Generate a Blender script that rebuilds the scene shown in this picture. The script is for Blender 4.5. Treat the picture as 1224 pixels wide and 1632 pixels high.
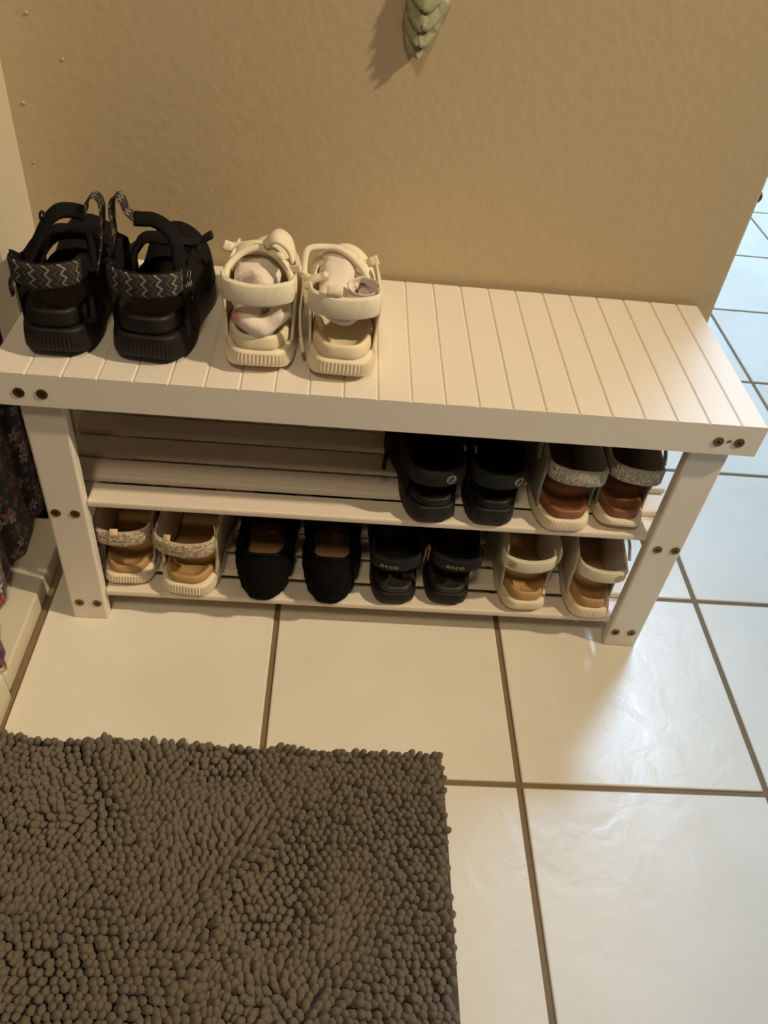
import bpy, bmesh, math, random
from mathutils import Vector, Matrix, noise
from mathutils.bvhtree import BVHTree

random.seed(7)
scene = bpy.context.scene
for o in list(bpy.data.objects):
    bpy.data.objects.remove(o)
C = scene.collection

# ------------------------------------------------------------------ camera, world, lights, exposure
CAM_POS = (0.37477, -0.77532, 0.99714)
YAW, PITCH, ROLL, FPX = 0.09889, 0.74934, 0.1302, 1291.614
_f = Vector((math.sin(YAW) * math.cos(PITCH), math.cos(YAW) * math.cos(PITCH), -math.sin(PITCH)))
_r = Vector((math.cos(YAW), -math.sin(YAW), 0))
_u = _r.cross(_f)
_rt = math.cos(ROLL) * _r + math.sin(ROLL) * _u
_up = -math.sin(ROLL) * _r + math.cos(ROLL) * _u
cam = bpy.data.cameras.new('camera')
cam.sensor_fit = 'VERTICAL'
cam.sensor_height = 24.0
cam.lens = FPX / 1632 * 24.0
cam.clip_start = 0.02
camo = bpy.data.objects.new('camera', cam)
C.objects.link(camo)
M = Matrix((_rt, _up, -_f)).transposed().to_4x4()
M.translation = CAM_POS
camo.matrix_world = M
scene.camera = camo

world = bpy.data.worlds.new('world')
scene.world = world
world.use_nodes = True
world.node_tree.nodes['Background'].inputs[0].default_value = (0.55, 0.75, 1.0, 1)
world.node_tree.nodes['Background'].inputs[1].default_value = 0.4

# warm ceiling lamp, up to the right of the bench
lp = bpy.data.lights.new('ceiling_lamp_light', 'SPOT')
lp.spot_size = math.radians(33)
lp.spot_blend = 1.0
lp.energy = 550
lp.color = (1.0, 0.82, 0.54)
lp.shadow_soft_size = 0.08
lo = bpy.data.objects.new('ceiling_lamp_light', lp)
lo.location = (3.2, -0.80, 3.25)
lo.rotation_euler = (Vector((0.08, 0.0, 0.42)) - Vector(lo.location)).to_track_quat('-Z', 'Y').to_euler()
C.objects.link(lo)
# added soft warm fill behind the camera, evens out the left side
lf_ = bpy.data.lights.new('fill_light', 'AREA')
lf_.shape = 'DISK'
lf_.size = 0.5
lf_.energy = 33
lf_.color = (1.0, 0.84, 0.58)
lfo = bpy.data.objects.new('fill_light', lf_)
lfo.location = (0.1, -1.75, 3.3)
lfo.rotation_euler = (math.radians(20), 0, 0)
C.objects.link(lfo)
# hall daylight as an overhead area light; the skylight there is invented
la = bpy.data.lights.new('hall_daylight_area', 'AREA')
la.shape = 'RECTANGLE'
la.size = 1.0
la.size_y = 1.6
la.energy = 195
la.color = (0.46, 0.69, 1.0)
lao = bpy.data.objects.new('hall_daylight_area', la)
lao.location = (1.85, 2.40, 3.57)
C.objects.link(lao)

vs = scene.view_settings
vs.view_transform = 'Standard'
vs.look = 'None'
vs.gamma = 1
vs.use_curve_mapping = False
vs.exposure = 0.0


# ------------------------------------------------------------------ materials
def S(r, g, b):
    def l(c):
        c /= 255
        return c / 12.92 if c <= 0.04045 else ((c + 0.055) / 1.055) ** 2.4
    return (l(r), l(g), l(b), 1)


def mat(name, col, rough=0.6, bump=0.0, scale=100.0, var=0.0, vscale=20.0, spec=0.5, detail=3, sheen=0.0, metal=0.0,
        dist=0.002):
    m = bpy.data.materials.new(name)
    m.use_nodes = True
    nt = m.node_tree
    b = nt.nodes['Principled BSDF']
    b.inputs['Base Color'].default_value = col
    b.inputs['Roughness'].default_value = rough
    b.inputs['Specular IOR Level'].default_value = spec
    b.inputs['Metallic'].default_value = metal
    if sheen:
        b.inputs['Sheen Weight'].default_value = sheen
    tc = nt.nodes.new('ShaderNodeTexCoord')
    if bump:
        n = nt.nodes.new('ShaderNodeTexNoise')
        n.inputs['Scale'].default_value = scale
        n.inputs['Detail'].default_value = detail
        bp = nt.nodes.new('ShaderNodeBump')
        bp.inputs['Strength'].default_value = bump
        bp.inputs['Distance'].default_value = dist
        nt.links.new(tc.outputs['Object'], n.inputs['Vector'])
        nt.links.new(n.outputs['Fac'], bp.inputs['Height'])
        nt.links.new(bp.outputs['Normal'], b.inputs['Normal'])
    if var:
        n2 = nt.nodes.new('ShaderNodeTexNoise')
        n2.inputs['Scale'].default_value = vscale
        n2.inputs['Detail'].default_value = 4
        mx = nt.nodes.new('ShaderNodeMix')
        mx.data_type = 'RGBA'
        mx.inputs['A'].default_value = tuple(c * (1 - var) for c in col[:3]) + (1,)
        mx.inputs['B'].default_value = tuple(min(1, c * (1 + var)) for c in col[:3]) + (1,)
        nt.links.new(tc.outputs['Object'], n2.inputs['Vector'])
        nt.links.new(n2.outputs['Fac'], mx.inputs['Factor'])
        nt.links.new(mx.outputs['Result'], b.inputs['Base Color'])
    return m


def ramp(nt, stops, interp='CONSTANT'):
    r = nt.nodes.new('ShaderNodeValToRGB')
    r.color_ramp.interpolation = interp
    e = r.color_ramp.elements
    e[0].position, e[0].color = stops[0]
    e[1].position, e[1].color = stops[1]
    for p, c in stops[2:]:
        x = e.new(p)
        x.color = c
    return r


def math_node(nt, op, a, b=None):
    n = nt.nodes.new('ShaderNodeMath')
    n.operation = op
    for i, v in enumerate((a, b)):
        if v is None:
            continue
        if isinstance(v, (int, float)):
            n.inputs[i].default_value = v
        else:
            nt.links.new(v, n.inputs[i])
    return n.outputs[0]


def zigzag_mat():
    m = mat('zigzag_webbing', S(30, 26, 24), 0.8)
    nt = m.node_tree
    b = nt.nodes['Principled BSDF']
    uv = nt.nodes.new('ShaderNodeUVMap')
    sp = nt.nodes.new('ShaderNodeSeparateXYZ')
    nt.links.new(uv.outputs[0], sp.inputs[0])
    tri = math_node(nt, 'PINGPONG', math_node(nt, 'MULTIPLY', sp.outputs['Y'], 5.0), 1.0)
    n = nt.nodes.new('ShaderNodeTexNoise')
    n.inputs['Scale'].default_value = 90
    nt.links.new(uv.outputs[0], n.inputs['Vector'])
    x = math_node(nt, 'ADD', math_node(nt, 'MULTIPLY', sp.outputs['X'], 62.0), math_node(nt, 'MULTIPLY', tri, 0.34))
    x = math_node(nt, 'ADD', x, math_node(nt, 'MULTIPLY', n.outputs['Fac'], 0.7))
    fr = math_node(nt, 'FRACT', x)
    k = S(12, 10, 9)
    r = ramp(nt, [(0.0, k), (0.18, S(150, 140, 128)), (0.30, k), (0.48, S(46, 36, 34)), (0.66, k),
                  (0.80, S(84, 78, 72)), (0.9, k)])
    nt.links.new(fr, r.inputs[0])
    nt.links.new(r.outputs[0], b.inputs['Base Color'])
    return m


def heather_mat(name, c0, c1, sx=900, sy=8):
    m = mat(name, c0, 0.85)
    nt = m.node_tree
    b = nt.nodes['Principled BSDF']
    uv = nt.nodes.new('ShaderNodeUVMap')
    mp = nt.nodes.new('ShaderNodeMapping')
    mp.inputs['Scale'].default_value = (sx, sy, 1)
    n = nt.nodes.new('ShaderNodeTexNoise')
    n.inputs['Scale'].default_value = 1
    n.inputs['Detail'].default_value = 3
    r = ramp(nt, [(0.38, c0), (0.62, c1)], 'LINEAR')
    nt.links.new(uv.outputs[0], mp.inputs[0])
    nt.links.new(mp.outputs[0], n.inputs['Vector'])
    nt.links.new(n.outputs['Fac'], r.inputs[0])
    nt.links.new(r.outputs[0], b.inputs['Base Color'])
    bp = nt.nodes.new('ShaderNodeBump')
    bp.inputs['Strength'].default_value = 0.3
    bp.inputs['Distance'].default_value = 0.001
    nt.links.new(n.outputs['Fac'], bp.inputs['Height'])
    nt.links.new(bp.outputs[0], b.inputs['Normal'])
    return m


def floral_mat():
    m = mat('floral_print', S(30, 26, 38), 0.85, sheen=0.2)
    nt = m.node_tree
    b = nt.nodes['Principled BSDF']
    uv = nt.nodes.new('ShaderNodeUVMap')
    last = None
    base = nt.nodes.new('ShaderNodeTexNoise')
    base.inputs['Scale'].default_value = 14
    nt.links.new(uv.outputs[0], base.inputs['Vector'])
    rb = ramp(nt, [(0.35, S(30, 22, 24)), (0.65, S(46, 46, 62))], 'LINEAR')
    nt.links.new(base.outputs['Fac'], rb.inputs[0])
    last = rb.outputs[0]
    for scale, size, off, cols in ((26, 0.42, 0.0, [S(150, 60, 66), S(120, 46, 58), S(165, 110, 110), S(96, 60, 44)]),
                                   (34, 0.40, 3.7, [S(170, 168, 172), S(150, 150, 176), S(176, 168, 150), S(120, 128, 110)]),
                                   (60, 0.34, 8.1, [S(110, 116, 90), S(140, 120, 60), S(120, 120, 140), S(150, 80, 80)])):
        mp = nt.nodes.new('ShaderNodeMapping')
        mp.inputs['Location'].default_value = (off, off * 0.7, 0)
        nt.links.new(uv.outputs[0], mp.inputs[0])
        v = nt.nodes.new('ShaderNodeTexVoronoi')
        v.voronoi_dimensions = '2D'
        v.inputs['Scale'].default_value = scale
        v.inputs['Randomness'].default_value = 0.75
        nt.links.new(mp.outputs[0], v.inputs['Vector'])
        # petals: radius modulated by angle around the cell centre
        sc_ = nt.nodes.new('ShaderNodeVectorMath')
        sc_.operation = 'SUBTRACT'
        nt.links.new(mp.outputs[0], sc_.inputs[0])
        nt.links.new(v.outputs['Position'], sc_.inputs[1])
        sp = nt.nodes.new('ShaderNodeSeparateXYZ')
        nt.links.new(sc_.outputs[0], sp.inputs[0])
        ang = math_node(nt, 'ARCTAN2', sp.outputs['Y'], sp.outputs['X'])
        pet = math_node(nt, 'ABSOLUTE', math_node(nt, 'COSINE', math_node(nt, 'MULTIPLY', ang, 2.5)))
        rad = math_node(nt, 'MULTIPLY', math_node(nt, 'ADD', math_node(nt, 'MULTIPLY', pet, 0.75), 0.25), size)
        inside = math_node(nt, 'LESS_THAN', v.outputs['Distance'], rad)
        hole = math_node(nt, 'GREATER_THAN', v.outputs['Distance'], 0.07)
        sc2 = nt.nodes.new('ShaderNodeSeparateColor')
        nt.links.new(v.outputs['Color'], sc2.inputs[0])
        keep = math_node(nt, 'LESS_THAN', sc2.outputs[1], 0.62)
        fac = math_node(nt, 'MULTIPLY', math_node(nt, 'MULTIPLY', inside, hole), keep)
        r = ramp(nt, [(0.0, cols[0]), (0.3, cols[1]), (0.55, cols[2]), (0.8, cols[3])])
        nt.links.new(sc2.outputs[0], r.inputs[0])
        mx = nt.nodes.new('ShaderNodeMix')
        mx.data_type = 'RGBA'
        nt.links.new(fac, mx.inputs['Factor'])
        nt.links.new(last, mx.inputs['A'])
        nt.links.new(r.outputs[0], mx.inputs['B'])
        last = mx.outputs['Result']
    nt.links.new(last, b.inputs['Base Color'])
    return m


def sock_mat(name, spots):
    """white knit with soft coloured knit-in areas (object space balls)"""
    m = mat(name, S(222, 208, 198), 0.95, bump=0.5, scale=420, dist=0.001, sheen=0.3)
    nt = m.node_tree
    b = nt.nodes['Principled BSDF']
    tc = nt.nodes.new('ShaderNodeTexCoord')
    last = None
    col = S(222, 208, 198)
    for (p, r0, c) in spots:
        d = nt.nodes.new('ShaderNodeVectorMath')
        d.operation = 'DISTANCE'
        d.inputs[1].default_value = p
        nt.links.new(tc.outputs['Object'], d.inputs[0])
        n = nt.nodes.new('ShaderNodeTexNoise')
        n.inputs['Scale'].default_value = 160
        nt.links.new(tc.outputs['Object'], n.inputs['Vector'])
        dd = math_node(nt, 'ADD', d.outputs['Value'], math_node(nt, 'MULTIPLY', n.outputs['Fac'], r0 * 0.9))
        mr = nt.nodes.new('ShaderNodeMapRange')
        mr.inputs['From Min'].default_value = r0 * 0.9
        mr.inputs['From Max'].default_value = r0 * 1.6
        mr.inputs['To Min'].default_value = 1
        mr.inputs['To Max'].default_value = 0
        nt.links.new(dd, mr.inputs['Value'])
        mx = nt.nodes.new('ShaderNodeMix')
        mx.data_type = 'RGBA'
        nt.links.new(mr.outputs[0], mx.inputs['Factor'])
        if last is None:
            mx.inputs['A'].default_value = col
        else:
            nt.links.new(last, mx.inputs['A'])
        mx.inputs['B'].default_value = c
        last = mx.outputs['Result']
    if last is not None:
        nt.links.new(last, b.inputs['Base Color'])
    return m


WALL = mat('wall_paint', S(188, 169, 139), 0.75, bump=0.16, scale=80, detail=2, var=0.03, vscale=3, spec=0.25, dist=0.004)
CEIL = mat('ceiling_paint', S(180, 168, 146), 0.9)
ROOMW = mat('room_wall_paint', S(122, 104, 80), 0.85)
HALLW = mat('hall_wall_paint', S(215, 215, 210), 0.85)
TRIM = mat('trim_paint', S(210, 200, 180), 0.4, bump=0.03, scale=40)
BENCH = mat('white_lacquer', S(226, 216, 204), 0.38, bump=0.03, scale=60, spec=0.45)
SLATM = mat('white_lacquer_slat', S(222, 208, 192), 0.4, bump=0.03, scale=60, spec=0.45)
GROUT = mat('grout', S(122, 102, 76), 0.95, bump=0.3, scale=300, var=0.15, vscale=60)
BRASS = mat('antique_brass', S(120, 98, 56), 0.35, metal=0.9)
BRASSD = mat('screw_recess', S(30, 24, 16), 0.6, metal=0.5)
COPPER = mat('copper_screw', S(128, 92, 74), 0.4, metal=0.8)
INK = mat('ink', S(40, 36, 34), 0.8)

BLK_RUB = mat('black_rubber', S(24, 21, 19), 0.55, spec=0.3, bump=0.1, scale=300)
BLK_FOOT = mat('black_footbed', S(22, 19, 17), 0.5, spec=0.3, bump=0.15, scale=200)
BLK_FAB = mat('black_fabric', S(15, 13, 12), 0.85, spec=0.2, bump=0.3, scale=700, dist=0.001)
BLK_STRAP = mat('black_strap', S(24, 22, 21), 0.75, spec=0.25, bump=0.3, scale=800, dist=0.001)
CHAR_FOOT = mat('charcoal_footbed', S(38, 35, 32), 0.5, bump=0.15, scale=200)
ZIG = zigzag_mat()
WHT_SOLE = mat('white_rubber', S(226, 212, 188), 0.6, bump=0.06, scale=120, var=0.04, vscale=40)
WHT_FOOT = mat('white_footbed', S(224, 208, 178), 0.65, bump=0.15, scale=260, var=0.05, vscale=30)
WHT_FAB = mat('white_fabric', S(226, 214, 190), 0.85, bump=0.25, scale=500, dist=0.001)
WHT_KNIT = heather_mat('white_slub_webbing', S(214, 202, 178), S(232, 222, 202), 260, 26)
TAN_FOOT = mat('tan_footbed', S(178, 138, 92), 0.6, bump=0.12, scale=160, var=0.05, vscale=30)
BRN_FOOT = mat('brown_footbed', S(132, 85, 53), 0.5, bump=0.12, scale=160, var=0.05, vscale=30)
GRY_HEATH = heather_mat('grey_heather_webbing', S(112, 104, 92), S(196, 188, 172), 700, 3)
GRY_FAB = mat('grey_fabric', S(150, 142, 128), 0.85, bump=0.3, scale=600, var=0.12, vscale=300, dist=0.001)
TPE_HEATH = heather_mat('taupe_heather_webbing', S(140, 120, 98), S(208, 190, 168), 200, 6)
TPE_FAB = mat('taupe_fabric', S(186, 168, 144), 0.85, bump=0.3, scale=600, var=0.08, vscale=200, dist=0.001)
OFF_STRAP = mat('off_white_strap', S(206, 196, 172), 0.55, bump=0.05, scale=300)
OFF_FAB = mat('off_white_lining', S(196, 186, 166), 0.8, bump=0.2, scale=500, dist=0.001)
IVORY_SOLE = mat('ivory_rubber', S(226, 208, 180), 0.6, bump=0.06, scale=120)
GOLD = mat('gold_print', S(140, 104, 60), 0.5)
SILVERP = mat('grey_print', S(150, 140, 130), 0.5)
GREYP = mat('dark_grey_print', S(104, 98, 92), 0.5)
TANLEA = mat('tan_leather', S(150, 96, 52), 0.6, bump=0.1, scale=200)
CREAMTAB = mat('cream_tab', S(222, 192, 160), 0.7)
FUZZ = mat('black_fleece', S(16, 14, 13), 1.0, bump=0.8, scale=260, spec=0.1, dist=0.004)
RUGPILE = mat('rug_chenille', S(105, 93, 78), 0.95, bump=0.6, scale=900, var=0.08, vscale=9, sheen=0.15, dist=0.001)
RUGBASE = mat('rug_backing', S(78, 68, 58), 0.95, bump=0.3, scale=400)
LEAF = mat('sage_glaze', S(150, 148, 116), 0.55, bump=0.4, scale=180, var=0.22, vscale=70)
FLORAL = floral_mat()
SOCK1 = sock_mat('sock_knit_grey', [((-0.014, 0.055, 0.088), 0.019, S(132, 120, 108)), ((-0.024, 0.018, 0.066), 0.011, S(206, 138, 120))])
SOCK2 = sock_mat('sock_knit_plain', [])


# ------------------------------------------------------------------ helpers
def link(name, me, m=None, parent=None, smooth=True, loc=None):
    o = bpy.data.objects.new(name, me)
    C.objects.link(o)
    if m and not me.materials:
        me.materials.append(m)
    if smooth:
        me.polygons.foreach_set('use_smooth', [True] * len(me.polygons))
    if parent:
        o.parent = parent
    if loc:
        o.location = loc
    return o


def mesh(name, verts, faces, m, parent=None, smooth=True, uvs=None, recalc=True, loc=None):
    me = bpy.data.meshes.new(name)
    me.from_pydata([tuple(v) for v in verts], [], faces)
    if uvs is not None:
        ul = me.uv_layers.new(name='UVMap')
        for lp_ in me.loops:
            ul.data[lp_.index].uv = uvs[lp_.vertex_index]
    if recalc:
        bm = bmesh.new()
        bm.from_mesh(me)
        bmesh.ops.recalc_face_normals(bm, faces=bm.faces)
        bm.to_mesh(me)
        bm.free()
    me.update()
    return link(name, me, m, parent, smooth, loc)


def box_mesh(name, x0, x1, y0, y1, z0, z1, bev=0.0, seg=2):
    bm = bmesh.new()
    bmesh.ops.create_cube(bm, size=1)
    for v in bm.verts:
        v.co = Vector(((x0 + x1) / 2 + v.co.x * (x1 - x0), (y0 + y1) / 2 + v.co.y * (y1 - y0), (z0 + z1) / 2 + v.co.z * (z1 - z0)))
    if bev:
        bmesh.ops.bevel(bm, geom=list(bm.edges), offset=bev, segments=seg, profile=0.5, affect='EDGES')
    me = bpy.data.meshes.new(name)
    bm.to_mesh(me)
    bm.free()
    return me


def box(name, x0, x1, y0, y1, z0, z1, m, parent=None, bev=0.0, smooth=False, seg=2):
    return link(name, box_mesh(name, x0, x1, y0, y1, z0, z1, bev, seg), m, parent, smooth)


def thing(name, label, cat, loc=(0, 0, 0), rz=0.0, group=None):
    o = bpy.data.objects.new(name, None)
    o.empty_display_size = 0.05
    C.objects.link(o)
    o.location = loc
    o.rotation_euler = (0, 0, rz)
    return tag(o, label, cat, group)


def tag(o, label, cat, group=None):
    o['label'] = label
    o['category'] = cat
    if group:
        o['group'] = group
    return o


def struct(o):
    o['kind'] = 'structure'
    return o


def cr(pts, n):
    """Catmull-Rom through pts, n samples, even in arc length"""
    P = [Vector(p) for p in pts]
    if len(P) == 2:
        return [P[0].lerp(P[1], i / (n - 1)) for i in range(n)]
    Q = [2 * P[0] - P[1]] + P + [2 * P[-1] - P[-2]]
    dense = []
    for i in range(1, len(Q) - 2):
        for k in range(16):
            t = k / 16
            a, b, c, d = Q[i - 1], Q[i], Q[i + 1], Q[i + 2]
            dense.append(0.5 * ((2 * b) + (c - a) * t + (2 * a - 5 * b + 4 * c - d) * t * t + (3 * b - a - 3 * c + d) * t ** 3))
    dense.append(P[-1])
    return resample(dense, n)


def resample(D, n, closed=False):
    if closed:
        D = D + [D[0]]
    acc = [0.0]
    for i in range(1, len(D)):
        acc.append(acc[-1] + (D[i] - D[i - 1]).length)
    tot = acc[-1]
    out = []
    j = 0
    m = n if closed else n - 1
    for i in range(n):
        s = tot * i / m
        while j < len(acc) - 2 and acc[j + 1] < s:
            j += 1
        seg = acc[j + 1] - acc[j]
        out.append(D[j].lerp(D[j + 1], (s - acc[j]) / seg if seg > 1e-12 else 0))
    return out


def frames(pts, wdirs, n):
    P = cr(pts, n)
    if isinstance(wdirs, tuple) or isinstance(wdirs, Vector):
        W = [Vector(wdirs)] * n
    else:
        W = cr(wdirs, n)
    F = []
    for i in range(n):
        t = (P[min(i + 1, n - 1)] - P[max(i - 1, 0)]).normalized()
        w = (W[i] - t * W[i].dot(t)).normalized()
        nn = t.cross(w).normalized()
        F.append((P[i], t, w, nn))
    return F


def ribbon(name, pts, wdirs, width, thick, m, parent=None, n=28, taper=None):
    F = frames(pts, wdirs, n)
    e = min(thick * 0.5, width * 0.2)
    V, faces, uv = [], [], []
    L = 0
    for i, (p, t, w, nn) in enumerate(F):
        if i:
            L += (p - F[i - 1][0]).length
        hw = width / 2 * (taper(i / (n - 1)) if taper else 1)
        ht = thick / 2
        prof = [(-hw, -ht + e * .6), (-hw + e, -ht), (0, -ht), (hw - e, -ht), (hw, -ht + e * .6), (hw, ht - e * .6), (hw - e, ht), (0, ht), (-hw + e, ht), (-hw, ht - e * .6)]
        for a, b in prof:
            V.append(p + w * a + nn * b)
            uv.append((L, (a / width + .5)))
    k = 10
    for i in range(n - 1):
        for j in range(k):
            a = i * k + j
            b = i * k + (j + 1) % k
            faces.append((a, b, b + k, a + k))
    faces.append(tuple(range(k)))
    faces.append(tuple(reversed(range((n - 1) * k, n * k))))
    o = mesh(name, V, faces, m, parent, True, uv)
    return o, F


def tube(name, pts, r, m, parent=None, n=24, k=8, closed=False, rfun=None):
    P = resample([Vector(p) for p in cr(pts + [pts[0]], n * 2)][:-1], n, True) if closed else cr(pts, n)
    V, faces = [], []
    up = Vector((0.13, 0.21, 1)).normalized()
    for i in range(n):
        if closed:
            t = (P[(i + 1) % n] - P[i - 1]).normalized()
        else:
            t = (P[min(i + 1, n - 1)] - P[max(i - 1, 0)]).normalized()
        a = t.cross(up)
        if a.length < 1e-3:
            a = t.cross(Vector((1, 0, 0)))
        a.normalize()
        b = t.cross(a)
        rr = r * (rfun(i / (n - 1)) if rfun else 1)
        for j in range(k):
            th = 2 * math.pi * j / k
            V.append(P[i] + (a * math.cos(th) + b * math.sin(th)) * rr)
    for i in range(n if closed else n - 1):
        i2 = (i + 1) % n
        for j in range(k):
            faces.append((i * k + j, i * k + (j + 1) % k, i2 * k + (j + 1) % k, i2 * k + j))
    if not closed:
        faces.append(tuple(range(k)))
        faces.append(tuple(reversed(range((n - 1) * k, n * k))))
    return mesh(name, V, faces, m, parent)


def sheet(name, rows, thick, m, parent=None, nu=16, nv=12, jit=0.0):
    R = [cr(r, nu) for r in rows]
    cols = [cr([R[j][i] for j in range(len(R))], nv) for i in range(nu)]
    V, uv, faces = [], [], []
    for i in range(nu):
        for j in range(nv):
            p = cols[i][j]
            if jit:
                p = p + Vector((noise.noise(p * 60), noise.noise(p * 60 + Vector((5, 5, 5))), noise.noise(p * 60 + Vector((9, 1, 3))))) * jit
            V.append(p)
            uv.append((i / (nu - 1) * 0.1, j / (nv - 1) * 0.6))
    for i in range(nu - 1):
        for j in range(nv - 1):
            faces.append((i * nv + j, i * nv + j + 1, (i + 1) * nv + j + 1, (i + 1) * nv + j))
    o = mesh(name, V, faces, m, parent, True, uv)
    md = o.modifiers.new('thickness', 'SOLIDIFY')
    md.thickness = thick
    md.offset = 0
    return o, cols


def on_ribbon(name, F, u, v, polys, m, parent, out, flip=1, front=True):
    """flat print: 2-D polygons (metres) mapped on a ribbon at fraction u, offset v across; out = lift"""
    n = len(F)
    acc = [0]
    for i in range(1, n):
        acc.append(acc[-1] + (F[i][0] - F[i - 1][0]).length)
    s0 = acc[-1] * u
    V, faces = [], []
    for poly in polys:
        base = len(V)
        for (x, y) in poly:
            s = min(max(s0 + flip * x, 0), acc[-1] - 1e-9)
            j = 0
            while j < n - 2 and acc[j + 1] < s:
                j += 1
            t = (s - acc[j]) / (acc[j + 1] - acc[j])
            p = F[j][0].lerp(F[j + 1][0], t)
            w = F[j][2].lerp(F[j + 1][2], t)
            nn = F[j][3].lerp(F[j + 1][3], t)
            V.append(p + w * (v + y) + nn * out)
        faces.append(tuple(range(base, len(V))))
    return mesh(name, V, faces, m, parent, False, recalc=False)


def ring_polys(r0, r1, n=24, sx=1.0):
    P = []
    for i in range(n):
        a, b = 2 * math.pi * i / n, 2 * math.pi * (i + 1) / n
        P.append([(r0 * sx * math.cos(a), r0 * math.sin(a)), (r1 * sx * math.cos(a), r1 * math.sin(a)),
                  (r1 * sx * math.cos(b), r1 * math.sin(b)), (r0 * sx * math.cos(b), r0 * math.sin(b))])
    return P


def flame_polys(r):
    """little drop-and-letter emblem inside a ring"""
    return [[(-.62 * r, -.45 * r), (-.40 * r, -.62 * r), (.02 * r, .10 * r), (.10 * r, .62 * r), (-.25 * r, .2 * r)],
            [(.10 * r, .62 * r), (.02 * r, .10 * r), (.30 * r, -.05 * r), (.48 * r, .05 * r), (.40 * r, .35 * r)],
            [(-.15 * r, -.62 * r), (.1 * r, -.3 * r), (.5 * r, -.25 * r), (.25 * r, -.6 * r)]]


def text_polys(body, size):
    cu = bpy.data.curves.new('lettering', 'FONT')
    cu.body = body
    cu.size = size
    cu.align_x = 'CENTER'
    cu.align_y = 'CENTER'
    cu.space_character = 1.08
    cu.offset = size * 0.012
    to = bpy.data.objects.new('lettering', cu)
    C.objects.link(to)
    dg = bpy.context.evaluated_depsgraph_get()
    me = bpy.data.meshes.new_from_object(to.evaluated_get(dg))
    polys = [[(me.vertices[i].co.x * 1.25, me.vertices[i].co.y) for i in p.vertices] for p in me.polygons]
    bpy.data.objects.remove(to)
    bpy.data.curves.remove(cu)
    bpy.data.meshes.remove(me)
    return polys


# ------------------------------------------------------------------ the setting
TS, TX, TY = 0.3495, 0.6595, -0.2308
floor = struct(box('floor', -0.25, 4.6, -2.3, 4.7, -0.05, -0.0035, GROUT))


def tile_mat():
    m = mat('glazed_tile', S(226, 218, 204), 0.27, spec=0.5)
    nt = m.node_tree
    b = nt.nodes['Principled BSDF']
    tc = nt.nodes.new('ShaderNodeTexCoord')
    oi = nt.nodes.new('ShaderNodeObjectInfo')
    ad = nt.nodes.new('ShaderNodeVectorMath')
    ad.operation = 'ADD'
    cmb = nt.nodes.new('ShaderNodeCombineXYZ')
    nt.links.new(math_node(nt, 'MULTIPLY', oi.outputs['Random'], 40.0), cmb.inputs[2])
    nt.links.new(tc.outputs['Object'], ad.inputs[0])
    nt.links.new(cmb.outputs[0], ad.inputs[1])
    n1 = nt.nodes.new('ShaderNodeTexNoise')
    n1.inputs['Scale'].default_value = 22
    n1.inputs['Detail'].default_value = 3
    n1.inputs['Distortion'].default_value = 0.6
    nt.links.new(ad.outputs[0], n1.inputs['Vector'])
    bp = nt.nodes.new('ShaderNodeBump')
    bp.inputs['Strength'].default_value = 0.22
    bp.inputs['Distance'].default_value = 0.004
    nt.links.new(n1.outputs['Fac'], bp.inputs['Height'])
    nt.links.new(bp.outputs[0], b.inputs['Normal'])
    r = ramp(nt, [(0.3, S(221, 212, 196)), (0.7, S(229, 222, 209))], 'LINEAR')
    n2 = nt.nodes.new('ShaderNodeTexNoise')
    n2.inputs['Scale'].default_value = 5
    nt.links.new(ad.outputs[0], n2.inputs['Vector'])
    nt.links.new(n2.outputs['Fac'], r.inputs[0])
    nt.links.new(r.outputs[0], b.inputs['Base Color'])
    return m


TILE = tile_mat()
hg = 0.0042
tile_me = box_mesh('tile', -TS / 2 + hg, TS / 2 - hg, -TS / 2 + hg, TS / 2 - hg, -0.012, 0.0, 0.0022, 2)
for i in range(-2, 11):
    for j in range(-5, 14):
        x, y = TX + (i + .5) * TS, TY + (j + .5) * TS
        link('tile', tile_me, TILE, floor, False, (x, y, 0))

WY = 0.3035
XW = 0.9312
wall = struct(box('wall_back', -0.25, XW, WY, WY + 0.12, -0.02, 3.6, WALL, None, 0.004, seg=3))
for (x, z, r) in ((-0.004, 0.7395, .0021), (0.029, 0.694, .0018), (-0.0275, 0.640, .0022), (-0.0285, 0.568, .0017)):
    bm = bmesh.new()
    bmesh.ops.create_uvsphere(bm, u_segments=10, v_segments=6, radius=r)
    for v in bm.verts:
        v.co.y *= 0.6
    me = bpy.data.meshes.new('paint_blob')
    bm.to_mesh(me)
    bm.free()
    link('paint_blob', me, WALL, wall, True, (x, WY - 0.0005, z))
struct(box('ceiling', -0.25, 4.6, -2.3, 4.7, 3.6, 3.66, CEIL))
struct(box('wall_front', -0.25, 4.6, -2.36, -2.3, -0.02, 3.6, ROOMW))
struct(box('wall_right', 4.6, 4.66, -2.36, 4.7, -0.02, 3.6, ROOMW))
struct(box('wall_hall', 0.80, XW, WY + 0.12, 4.7, -0.02, 3.6, HALLW))
struct(box('wall_hall_end', 0.80, 4.6, 4.50, 4.56, -0.02, 3.6, HALLW))
for k_, (fx0, fx1, fy0, fy1) in enumerate(((1.27, 1.35, 1.52, 3.28), (2.35, 2.43, 1.52, 3.28), (1.35, 2.35, 1.52, 1.60), (1.35, 2.35, 3.20, 3.28))):  # frame of the invented skylight, added around the daylight area
    fr = box('added_skylight_frame' if k_ else 'added_skylight', fx0, fx1, fy0, fy1, 3.52, 3.60, TRIM, None if k_ == 0 else win1)
    if k_ == 0:
        win1 = struct(fr)
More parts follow.
